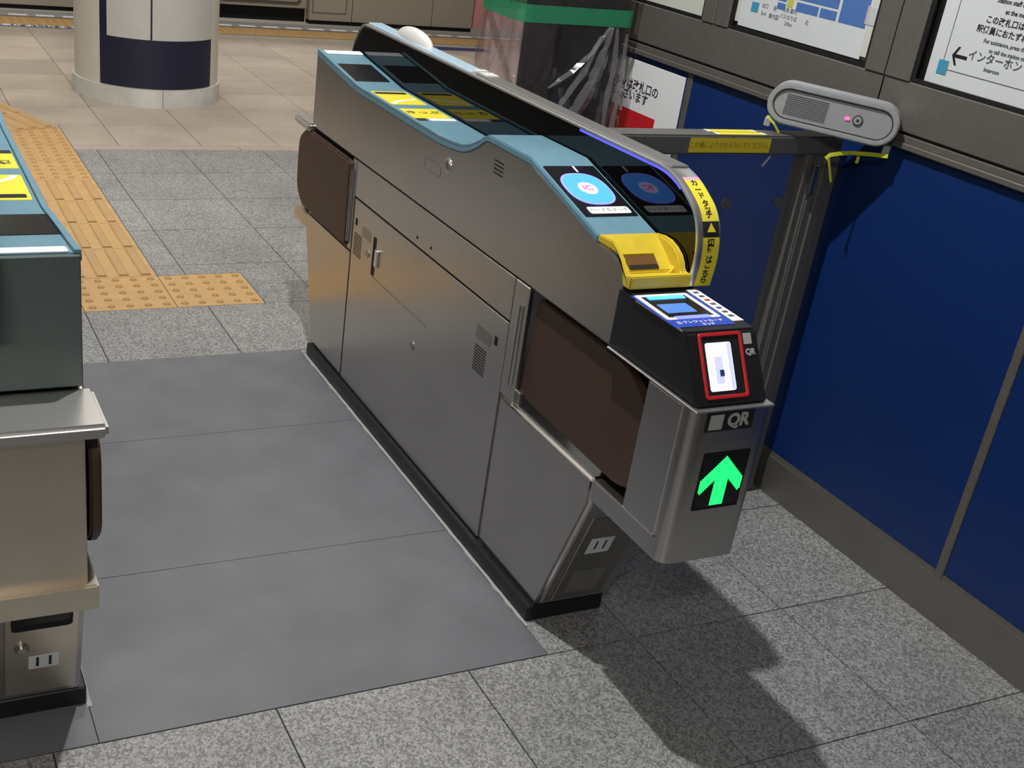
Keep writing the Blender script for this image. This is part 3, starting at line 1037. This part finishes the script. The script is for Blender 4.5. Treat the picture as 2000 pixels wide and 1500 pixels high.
def ticket_slot(root):
    """yellow ticket inlet with a basin, left low wall and right high wall"""
    y = B()
    x0, x1 = XS - 0.001, XE + 0.001
    lw = [(-1.8785, 0.8615), (-1.931, 0.864), (-1.945, 0.855), (-1.984, 0.822), (-2.002, 0.822), (-2.002, 0.799), (-1.982, 0.799), (-1.972, 0.823), (-1.959, 0.840), (-1.939, 0.848), (-1.8785, 0.848)]
    slot = empty_part = None
    body = B().px(lw, x0, x0 + 0.010).build('ticket_inlet', YEL, root, bevel=0.002, seg=2)
    rw = [(-1.8785, 0.861), (-1.906, 0.865), (-1.93, 0.864), (-1.95, 0.858), (-1.966, 0.849), (-1.976, 0.838), (-1.984, 0.824), (-2.002, 0.822), (-2.002, 0.80), (-1.8785, 0.80)]
    B().px(rw, x1 - 0.014, x1).build('high_wall', YEL, body, bevel=0.003, seg=2, angle=40)
    bw = [(-1.8785, 0.861), (-1.894, 0.862), (-1.902, 0.857), (-1.934, 0.838), (-1.962, 0.818), (-1.964, 0.80), (-1.8785, 0.80)]
    B().px(bw, x0 + 0.004, x1 - 0.004).build('back_wall', YEL, body, bevel=0.002, seg=2)
    fl = [(-1.932, 0.800), (-1.932, 0.815), (-1.960, 0.814), (-1.986, 0.813), (-1.992, 0.823), (-2.003, 0.823), (-2.003, 0.799)]
    B().px(fl, x0 + 0.002, x1).build('basin_floor', YEL, body, bevel=0.002, seg=2)
    # rounded flank between the basin and the high wall
    fk = [(x1 - 0.030, 0.813)]
    for k in range(7):
        t = math.radians(90 * k / 6)
        fk.append((x1 - 0.030 + 0.020 * math.sin(t), 0.813 + 0.030 * (1 - math.cos(t))))
    fk += [(x1 - 0.008, 0.843), (x1 - 0.008, 0.813)]
    B().py(fk, -1.966, -1.93).build('basin_flank', YEL, body, smooth=True, angle=50)
    # slot mouth: plates on the sloping back wall, hole's shade in their brown
    sv = Vector((0, 0.028, 0.020)).normalized()
    sm = B().plate(rrect(0.066, 0.030, 0.003), (0.362, -1.947, 0.8292), X, sv, 0.0006).build('slot_mouth', mat('slot_brown', '6b4a1c', 0.6), body)
    B().plate(rrect(0.062, 0.010, 0.002), (0.362, -1.9555, 0.8232), X, sv, 0.0003, 0.0006).build('slot_shadow', mat('slot_dark', '1f150a', 0.7), sm)
    B().plate(rrect(0.066, 0.004, 0.001), (0.362, -1.932, 0.8398), X, sv, 0.003, 0.0).build('slot_lip', YEL, body, bevel=0.0008, seg=1)


def qr_unit(root):
    """black code scanner on top, steel end box with QR plate and green arrow below"""
    x0, x1 = XS - 0.003, 0.458
    # black scanner head
    head = [(-1.972, 0.681), (-1.972, 0.796), (-2.02, 0.794), (-2.178, 0.790), (-2.249, 0.683)]
    hd = B().px(head, x0 + 0.001, x1 - 0.004).build('scanner_head', BLACK, root, bevel=0.004, seg=2)
    B().box(x0 + 0.012, x1, -1.985, -1.955, 0.683, 0.80).build('scanner_neck', BLACK, hd, bevel=0.003, seg=1)
    tv = Vector((0, 0.158, 0.004)).normalized()
    tn = X.cross(tv)
    TP = lambda x, y, e=0.0: Vector((x, y, 0.7941 + (y + 2.02) * 0.0253)) + tn * e
    # top screen graphics
    bl = B().plate(rrect(0.125, 0.14, 0.002), TP(0.362, -2.088), X, tv, 0.0008).build('screen_surround', BLUEP, hd)
    B().ring(rrect(0.112, 0.108, 0.004), rrect(0.094, 0.09, 0.002), TP(0.360, -2.074, 0.0008), X, tv, 0.001).build('white_frame', WHITE, bl)
    sc = B().plate(rrect(0.094, 0.09, 0.002), TP(0.360, -2.074, 0.0008), X, tv, 0.0004).build('touch_screen', SCREEN, bl)
    B().plate(rrect(0.062, 0.038, 0.003), TP(0.354, -2.082, 0.0012), X, tv, 0.0004).build('screen_glow', E_DIM, sc)
    B().plate(rrect(0.078, 0.014, 0.002), TP(0.362, -2.036, 0.0014), X, tv, 0.001).build('light_bar', E_CYAN, sc)
    B().plate(rrect(0.072, 0.012, 0.002), TP(0.360, -2.122, 0.0014), X, tv, 0.001).build('light_bar', mat('violet_led', '7a86ff', 0.3, emit=0.9, emit_col='6a78ff'), sc)
    text('lettering', '))) クレジットカード', TP(0.362, -2.140, 0.0008), X, tv, 0.0105, WHITE, bl, lift=0.0004, bold=0.0003)
    text('lettering', 'タッチ', TP(0.372, -2.152, 0.0008), X, tv, 0.009, WHITE, bl, lift=0.0004, bold=0.0003)
    wl = B().plate(rrect(0.024, 0.142, 0.001), TP(0.439, -2.075), X, tv, 0.0009).build('brand_strip', WHITE, hd)
    for k, m in enumerate((INKG, INKG, REDP, INKG, BLUEP, INKG, INKG)):
        B().plate(rrect(0.011, 0.008, 0.002), TP(0.439, -2.02 - 0.0175 * k, 0.0009), X, tv, 0.0003).build('printed_mark', m, wl)
    B().box(x0 - 0.0002, x0 + 0.0022, -2.172, -2.03, 0.7885, 0.7915).build('edge_strip', STEEL_B, hd)
    # sloping face with red frame and lit window
    qn = X.cross(QS_V)
    QP = lambda x, h, e=0.0: Vector((x, -2.178 - 0.071 * h, 0.790 - 0.107 * h)) + qn * e   # h 0 top .. 1 bottom
    fr = B().ring(rrect(0.090, 0.112, 0.006), rrect(0.078, 0.1, 0.003), QP(0.3715, 0.46, 0.0), X, QS_V, 0.003).build('red_frame', RED, hd, bevel=0.0008, seg=1)
    B().plate(rrect(0.078, 0.1, 0.003), QP(0.3715, 0.46, 0.0), X, QS_V, 0.0008).build('window_bezel', BLACKR, fr)
    wd = B().plate(rrect(0.053, 0.082, 0.004), QP(0.3655, 0.475, 0.0008), X, QS_V, 0.0006).build('scanner_window', E_WHITE, fr)
    vi = mat('scanner_violet', 'b9bcf5', 0.3, emit=0.75, emit_col='b4b8ff')
    B().plate(rrect(0.008, 0.08, 0.002), QP(0.387, 0.475, 0.0014), X, QS_V, 0.0003).build('window_side_glow', vi, wd)
    B().plate(rrect(0.016, 0.046, 0.001), QP(0.362, 0.52, 0.0014), X, QS_V, 0.0002).build('scanner_plate', vi, wd)
    B().plate(rrect(0.009, 0.011, 0.001), QP(0.3665, 0.56, 0.0017), X, QS_V, 0.0004).build('scanner_lens', mat('lens_blue', '3a4a8a', 0.3), wd)
    ic = B().plate(rrect(0.017, 0.019, 0.001), QP(0.430, 0.13), X, QS_V, 0.0005).build('code_icon_plate', mat('icon_grey', 'a9aaa6', 0.5), hd)
    text('lettering', 'QR', QP(0.4325, 0.31), X, QS_V, 0.014, MATS['icon_grey'], hd, lift=0.0005, bold=0.0007)
    # steel end box
    ev = B()
    bx = B().pz(round_poly([(XS - 0.006, -2.118), (XS - 0.006, -2.254), (0.460, -2.254), (0.460, -2.118)], [0, 0.03, 0.012, 0], 8), 0.380, 0.680).build('reader_box', STEEL, root, smooth=True, angle=30)
    B().box(XS - 0.0068, XS - 0.0055, -2.219, -2.122, 0.424, 0.676).build('box_side_panel', STEEL, bx, bevel=0.0004, seg=1)
    B().box(XS - 0.0076, XS - 0.0060, -2.2225, -2.2195, 0.421, 0.677).build('panel_edge', STEEL_B, bx)
    B().box(XS - 0.0076, XS - 0.0060, -2.2225, -2.014, 0.4205, 0.4232).build('panel_edge', STEEL_B, bx)
    arm = B().px([(-2.011, 0.376), (-2.011, 0.421), (-2.235, 0.421), (-2.235, 0.376)], XS - 0.0045, 0.455).build('lower_arm', STEEL, root, bevel=0.003, seg=2)
    B().box(XS - 0.0075, 0.462, -2.258, -1.978, 0.6785, 0.6825).build('top_edge', STEEL_B, root, bevel=0.001, seg=1)
    # cavity that the flap slides out of
    B().box(XS + 0.034, 0.452, -2.118, -1.98, 0.421, 0.679).build('flap_cavity', BLACKR, root)
    YF = -2.2545
    q = B().plate(rrect(0.098, 0.035, 0.001), (0.376, YF, 0.658), X, Z, 0.0008).build('qr_plate', INK, bx)
    B().plate(rrect(0.028, 0.028, 0.001), (0.347, YF - 0.0008, 0.658), X, Z, 0.0004).build('code_icon_plate', MATS['icon_grey'], q)
    text('lettering', 'QR', (0.3925, YF - 0.0008, 0.659), X, Z, 0.033, MATS['icon_grey'], q, lift=0.0004, bold=0.0016, sx=0.95)
    dsp = B().plate(rrect(0.098, 0.112, 0.002), (0.3885, YF, 0.5425), X, Z, 0.0008).build('arrow_display', BLACKR, bx)
    B().plate(rrect(0.088, 0.1, 0.001), (0.3885, YF - 0.0008, 0.5425), X, Z, 0.0003).build('display_glass', mat('led_black', '0c140f', 0.25), dsp)
    led_arrow(dsp, YF - 0.0012)


def led_arrow(parent, yf):
    """green arrow made of small square lamps"""
    b = B()
    n = 30
    p = 0.0031
    for i in range(-14, 15):
        for j in range(0, 31):
            x = i * 1.0
            z = j * 1.0
            shaft = abs(x) <= 4 and z <= 22
            d = 30 - z - abs(x) * 1.0
            head = 0 <= d <= 9.5 and abs(x) <= 14 and z - abs(x) >= -5.5
            if shaft or head:
                cx, cz = 0.3885 + i * p, 0.4955 + j * p
                b.box(cx - p * 0.5, cx + p * 0.5, yf - 0.0003, yf, cz - p * 0.46, cz + p * 0.46)
    o = b.build('arrow_lamps', E_GREEN, parent)
    return o


gate_r = gate((XS, -1.165, 0), 0.0, 'steel ticket gate with lit card reader, red-framed scanner and green arrow', True)
gate_l = gate((-0.636, -1.165, 0), math.pi, 'ticket gate cut off at the left edge, showing dark end cover and tan bumper', False)

# ------------------------------------------------------------------ railing between gate and wall
rg = empty('railing', (0.85, -1.5, 0), 'dark grey railing with clear panel and yellow stickers between gate and blue wall', 'railing')
bar = B().box(0.488, 1.205, -1.503, -1.442, 0.909, 0.953).build('top_bar', RAILST, rg, bevel=0.004, seg=2)
post = B().box(1.124, 1.200, -1.513, -1.445, 0.0, 0.909).build('post', RAILST, rg, bevel=0.004, seg=2)
B().box(1.146, 1.172, -1.519, -1.512, 0.01, 0.90).build('post_rib', RAILST, post, bevel=0.002, seg=1)
B().box(1.106, 1.126, -1.503, -1.455, 0.0, 0.909).build('panel_channel', RAILST, rg, bevel=0.002, seg=1)
B().box(1.118, 1.132, -1.522, -1.51, 0.82, 0.89).build('latch_plate', STEEL_D, post, bevel=0.001, seg=1)
pn = B().box(0.50, 1.112, -1.487, -1.481, 0.08, 0.909).build('clear_panel', ACRYL, rg)
for x in (0.905, 1.062):
    B().cyl((x, -1.492, 0.793), Y, 0.0135, 0.009, 20, 0.010).build('button_screw', RAILST, pn, smooth=True)
B().plate(rrect(0.006, 0.034, 0.001), (1.0, -1.4875, 0.893), Vector((0.8, 0, -0.6)), Vector((0.6, 0, 0.8)), 0.0004).build('tape_scrap', TAPE, pn)
st = sticker('front_sticker', 0.226, 0.032, (0.872, -1.5035, 0.931), X, Z, YELT, bar)
text('lettering', 'この柵によりかからないでください。', (0.872, -1.5042, 0.931), X, Z, 0.0158, mat('olive_ink', '7d7414', 0.6), st, lift=0.0004, sx=0.85)
for yy, dx in ((-1.459, 0.0), (-1.484, 0.008)):
    sticker('top_sticker', 0.132, 0.021, (0.90 + dx, yy, 0.9532), X, Y, YELS, bar)
    for s in (-1, 1):
        sticker('sticker_edge', 0.008, 0.021, (0.90 + dx + s * 0.066, yy, 0.9533), X, Y, WHITE, bar)

# ------------------------------------------------------------------ speaker box tied to the railing
dA, dB = Vector((0.998, -1.446, 1.0245)), Vector((1.196, -1.664, 1.0095))
du = (dB - dA).normalized()
dc = (dA + dB) / 2
dl = (dB - dA).length
dz = (Z - du * Z.dot(du)).normalized()
dn = du.cross(dz)
sp = empty('speaker_box', (dc.x, dc.y, 0.955), 'grey oval speaker box with grille and red lamp strapped onto the railing', 'speaker')
bd = B().plate(rrect(dl, 0.094, 0.047, 10), dc, du, dz, 0.05, -0.045).build('housing', DEVG, sp, bevel=0.007, seg=3)
B().ring(rrect(dl - 0.004, 0.090, 0.045, 10), rrect(dl - 0.026, 0.068, 0.034, 10), dc, du, dz, 0.006, 0.004).build('raised_rim', DEVG, sp, bevel=0.002, seg=2)
B().ring(rrect(dl - 0.027, 0.067, 0.0335, 10), rrect(dl - 0.032, 0.062, 0.031, 10), dc, du, dz, 0.0006, 0.005).build('rim_groove', DEVD, sp)
gr = B().plate(rrect(0.098, 0.048, 0.004), dc - du * 0.06, du, dz, 0.0006, 0.005).build('grille', DEVG, sp)
sl = B()
for r_ in range(11):
    for c_ in range(22):
        cpt = dc - du * 0.06 + du * ((c_ - 10.5) * 0.0043) + dz * ((r_ - 5) * 0.0042)
        sl.plate(rrect(0.0034, 0.0025, 0), cpt, du, dz, 0.0003, 0.0056)
sl.build('grille_holes', DEVD, gr)
B().plate(rrect(0.011, 0.007, 0.003), dc + du * 0.034 - dz * 0.001, du, dz, 0.002, 0.005).build('red_lamp', E_RED, sp)
B().cyl(dc + du * 0.057 + dn * 0.0055, dn, 0.0115, 0.003, 24).build('button_ring', DEVD, sp)
B().cyl(dc + du * 0.057 + dn * 0.0065, dn, 0.0088, 0.004, 24).build('button', DEVG, sp)
B().plate(rrect(0.006, 0.006, 0.001), dc + du * 0.057, du, dz, 0.0006, 0.0086).build('button_mark', DEVD, sp)
for s in (-1, 1):
    B().plate(rrect(0.016, 0.02, 0.003), dc + du * s * (dl / 2 - 0.012) - dz * 0.0515, du, dz, 0.03, -0.035).build('foot', DEVG, sp, bevel=0.002, seg=1)


def strap(name, pts, w, label):
    """flat plastic band following pts"""
    pts = [Vector(p) for p in pts]
    b = B()
    rows = []
    view = Vector((0.6, 0.75, -0.25))
    for s in (-1, 1):
        for e in (0.0, 0.0012):
            r_ = []
            for i, p in enumerate(pts):
                t = (pts[min(i + 1, len(pts) - 1)] - pts[max(i - 1, 0)]).normalized()
                side = t.cross(view).normalized()
                r_.append(p + side * s * w / 2 + view.normalized() * e)
            rows.append(r_)
    rows = [rows[0], rows[2], rows[3], rows[1], rows[0]]
    b.grid(rows)
    o = b.build(name, YELB)
    at_origin(o)
    tag(o, label, 'strap', 'yellow straps on the railing')
    return o


strap('plastic_strap', [(1.092, -1.575, 0.921), (1.10, -1.577, 0.930), (1.125, -1.58, 0.934), (1.155, -1.585, 0.937), (1.178, -1.625, 0.944), (1.190, -1.66, 0.949)], 0.009, 'yellow plastic strap running under the grey speaker box')
strap('plastic_strap', [(1.172, -1.59, 0.937), (1.170, -1.594, 0.926), (1.166, -1.597, 0.916)], 0.007, 'short yellow strap stub hanging below the knot under the speaker box')
strap('plastic_strap', [(1.094, -1.58, 0.925), (1.102, -1.582, 0.905), (1.118, -1.583, 0.868)], 0.005, 'thin yellow strap tail dangling beside the railing post')
strap('plastic_strap', [(0.985, -1.47, 0.992), (0.998, -1.485, 0.977), (1.012, -1.492, 0.958)], 0.005, 'thin yellow strap at the grille end of the speaker box')

# ------------------------------------------------------------------ machine wrapped in plastic
wm = empty('wrapped_machine', (1.0, -0.49, 0), 'dark machine wrapped in clear plastic with green tape behind the gate', 'machine')
B().box(0.925, 1.15, -0.60, -0.385, 0.0, 1.65).build('dark_body', DARKM, wm, bevel=0.01, seg=2)


def film(z0, z1, off, name, m, nz=26, amp=0.012):
    ctr = rrect(0.375 + off * 2, 0.25 + off * 2, 0.03, 4)
    # dense loop
    loop = []
    L = len(ctr)
    for i in range(L):
        a, b = Vector(ctr[i]), Vector(ctr[(i + 1) % L])
        k = max(1, int((b - a).length / 0.012))
        for j in range(k):
            loop.append(a.lerp(b, j / k))
    rows = []
    from mathutils import noise
    for r_ in range(nz + 1):
        z = z0 + (z1 - z0) * r_ / nz
        row = []
        for p in loop:
            n = p.normalized()
            pinch = 1.0 - 0.9 * max(0.0, 1 - abs(z - 1.06) / 0.25)
            w = p.x * 16 + p.y * 16 + z * 9 * (1 if z < 1.06 else -1)
            f = (1 - 2 * abs(noise.noise(Vector((w, p.y * 3, z * 1.3))))) * 0.8 + 0.35 * noise.noise(Vector((p.x * 46 - z * 16, p.y * 40, z * 4)))
            d = f * amp * pinch
            row.append((0.978 + p.x + n.x * d, -0.49 + p.y + n.y * d, z))
        rows.append(row)
    return B().grid(rows, True).build(name, m, wm, smooth=True, angle=80)


film(0.02, 1.6, 0.0, 'plastic_film', FILM, 90, 0.026)
# milky loose edge of the sheet beside the dark body
rows = []
from mathutils import noise as _nz
for r_ in range(30):
    z = 0.02 + 1.03 * r_ / 29
    rows.append([(0.797 + 0.128 * c_ / 14, -0.40 + 0.012 * _nz.noise(Vector((c_ * 0.5 + z * 3, z * 5, 1.7))), z) for c_ in range(15)])
B().grid(rows).build('loose_film_edge', clear('milky_film', (0.95, 0.9, 0.92), 1.2, 0.15, (0.92, 0.8, 0.83), 0.3, 0.3, 25), wm, smooth=True, angle=80)
# pressed folds running down from the tape, highlights put into their pale colour
CRE = clear('crease_highlight', (0.95, 0.95, 0.97), 1.6, 0.08, (0.9, 0.9, 0.93), 0.085)
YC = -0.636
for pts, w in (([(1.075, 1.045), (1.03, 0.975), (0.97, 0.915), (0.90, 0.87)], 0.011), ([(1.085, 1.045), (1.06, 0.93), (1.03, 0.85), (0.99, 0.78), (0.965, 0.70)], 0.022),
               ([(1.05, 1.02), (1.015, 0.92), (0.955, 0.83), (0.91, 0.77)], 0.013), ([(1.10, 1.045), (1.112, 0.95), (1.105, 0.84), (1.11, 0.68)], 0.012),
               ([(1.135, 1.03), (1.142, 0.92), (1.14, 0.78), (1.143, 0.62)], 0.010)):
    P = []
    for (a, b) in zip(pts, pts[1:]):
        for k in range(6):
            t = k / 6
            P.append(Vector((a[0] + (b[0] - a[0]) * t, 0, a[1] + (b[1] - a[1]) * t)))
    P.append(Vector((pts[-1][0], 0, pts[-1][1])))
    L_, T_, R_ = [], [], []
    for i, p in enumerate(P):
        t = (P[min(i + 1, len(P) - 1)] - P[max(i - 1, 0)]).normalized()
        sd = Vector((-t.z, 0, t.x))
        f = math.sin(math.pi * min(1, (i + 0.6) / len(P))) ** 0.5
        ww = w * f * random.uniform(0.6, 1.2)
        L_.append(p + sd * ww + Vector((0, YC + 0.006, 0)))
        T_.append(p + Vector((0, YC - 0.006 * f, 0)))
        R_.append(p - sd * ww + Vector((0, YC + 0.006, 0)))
    B().grid([L_, T_, R_]).build('fold_highlight', CRE, wm, smooth=False)
film(1.045, 1.092, 0.004, 'green_tape', GREEN, 3, 0.0)

# ------------------------------------------------------------------ round column
pc = Vector((0.611, 3.262, 0))
pl = empty('column', pc, 'cream round column with navy band and pale base on the concourse', 'column')


def arc(a0, a1, r0, r1, z0, z1, name, m, parent, n=40):
    b = B()
    pts = []
    for k in range(n + 1):
        a = math.radians(a0 + (a1 - a0) * k / n)
        pts.append((pc.x + r1 * math.cos(a), pc.y + r1 * math.sin(a)))
    if a1 - a0 < 359.9:
        for k in range(n, -1, -1):
            a = math.radians(a0 + (a1 - a0) * k / n)
            pts.append((pc.x + r0 * math.cos(a), pc.y + r0 * math.sin(a)))
    else:
        pts = pts[:-1]
    b.pz(pts, z0, z1)
    return b.build(name, m, parent, smooth=True, angle=30)


arc(0, 360, 0, 0.392, 0.0, 2.8, 'shaft', COLW, pl, 96)
# camera-facing angle of the column is about -102 degrees
arc(-90.0, 92.0, 0.38, 0.404, 0.0, 0.095, 'base_ring', COLB, pl, 60)
arc(92.5, 269.4, 0.38, 0.404, 0.0, 0.095, 'base_ring', COLB, pl, 60)
arc(-140.5, -43, 0.38, 0.396, 0.10, 0.352, 'navy_band', NAVY, pl, 50)
arc(-140.5, -134, 0.38, 0.396, 0.352, 2.2, 'navy_stripe', NAVY, pl, 6)
arc(-133.9, -100, 0.38, 0.3965, 0.353, 2.2, 'poster_panel', COLP, pl, 24)
arc(-98.5, -43, 0.38, 0.3965, 0.353, 2.2, 'poster_panel', COLP, pl, 36)
arc(-99.9, -98.6, 0.38, 0.395, 0.353, 2.2, 'panel_joint', NAVY, pl, 4)

# ------------------------------------------------------------------ platform doors beyond the warning line
PG = 'platform screen door panels'
pd0 = empty('platform_door', (0.6, 6.02, 0), 'grey platform door panel at the far left behind the column', 'platform door', PG)
B().box(-0.8, 1.78, 6.0, 6.06, 0.03, 1.3).build('panel', BEIGE, pd0, bevel=0.004, seg=1)
B().box(-0.8, 1.78, 6.012, 6.05, 0.0, 0.03).build('sill', BLACKR, pd0)
pd1 = empty('platform_door', (2.15, 6.02, 0), 'sliding platform door leaf with rounded dark seal right of the column', 'platform door', PG)
B().box(1.785, 2.525, 6.05, 6.09, 0.11, 1.3).build('leaf', BEIGE, pd1, bevel=0.004, seg=1)
B().ring(rrect(0.68, 1.1, 0.04), rrect(0.64, 1.06, 0.03), (2.13, 6.049, 0.69), X, Z, 0.006).build('seal', mat('seal_brown', '554c44', 0.6), pd1)
B().box(1.785, 2.525, 6.10, 6.12, 0.0, 0.12).build('dark_gap', BLACKR, pd1)
pd2 = empty('platform_door', (3.3, 6.02, 0), 'long beige platform door casing standing on a dark sill', 'platform door', PG)
B().box(2.53, 2.90, 6.0, 6.10, 0.03, 1.3).build('end_panel', BEIGE, pd2, bevel=0.004, seg=1)
B().ring(rrect(0.30, 1.0, 0.01), rrect(0.285, 0.985, 0.008), (2.70, 5.9995, 0.59), X, Z, 0.002).build('panel_seam', mat('seam_grey', '6f685d', 0.6), pd2)
B().box(2.905, 3.63, 6.0, 6.10, 0.03, 1.3).build('panel', BEIGE, pd2, bevel=0.004, seg=1)
B().box(3.635, 4.02, 6.0, 6.10, 0.03, 1.3).build('panel', BEIGE, pd2, bevel=0.004, seg=1)
B().box(2.53, 4.02, 6.01, 6.09, 0.0, 0.03).build('sill', BLACKR, pd2)
pk = B().box(4.03, 5.2, 6.0, 6.1, 0.03, 1.3).build('platform_door', PINK)
at_origin(pk)
tag(pk, 'pink platform door panel seen beside the wrapped machine', 'platform door', PG)
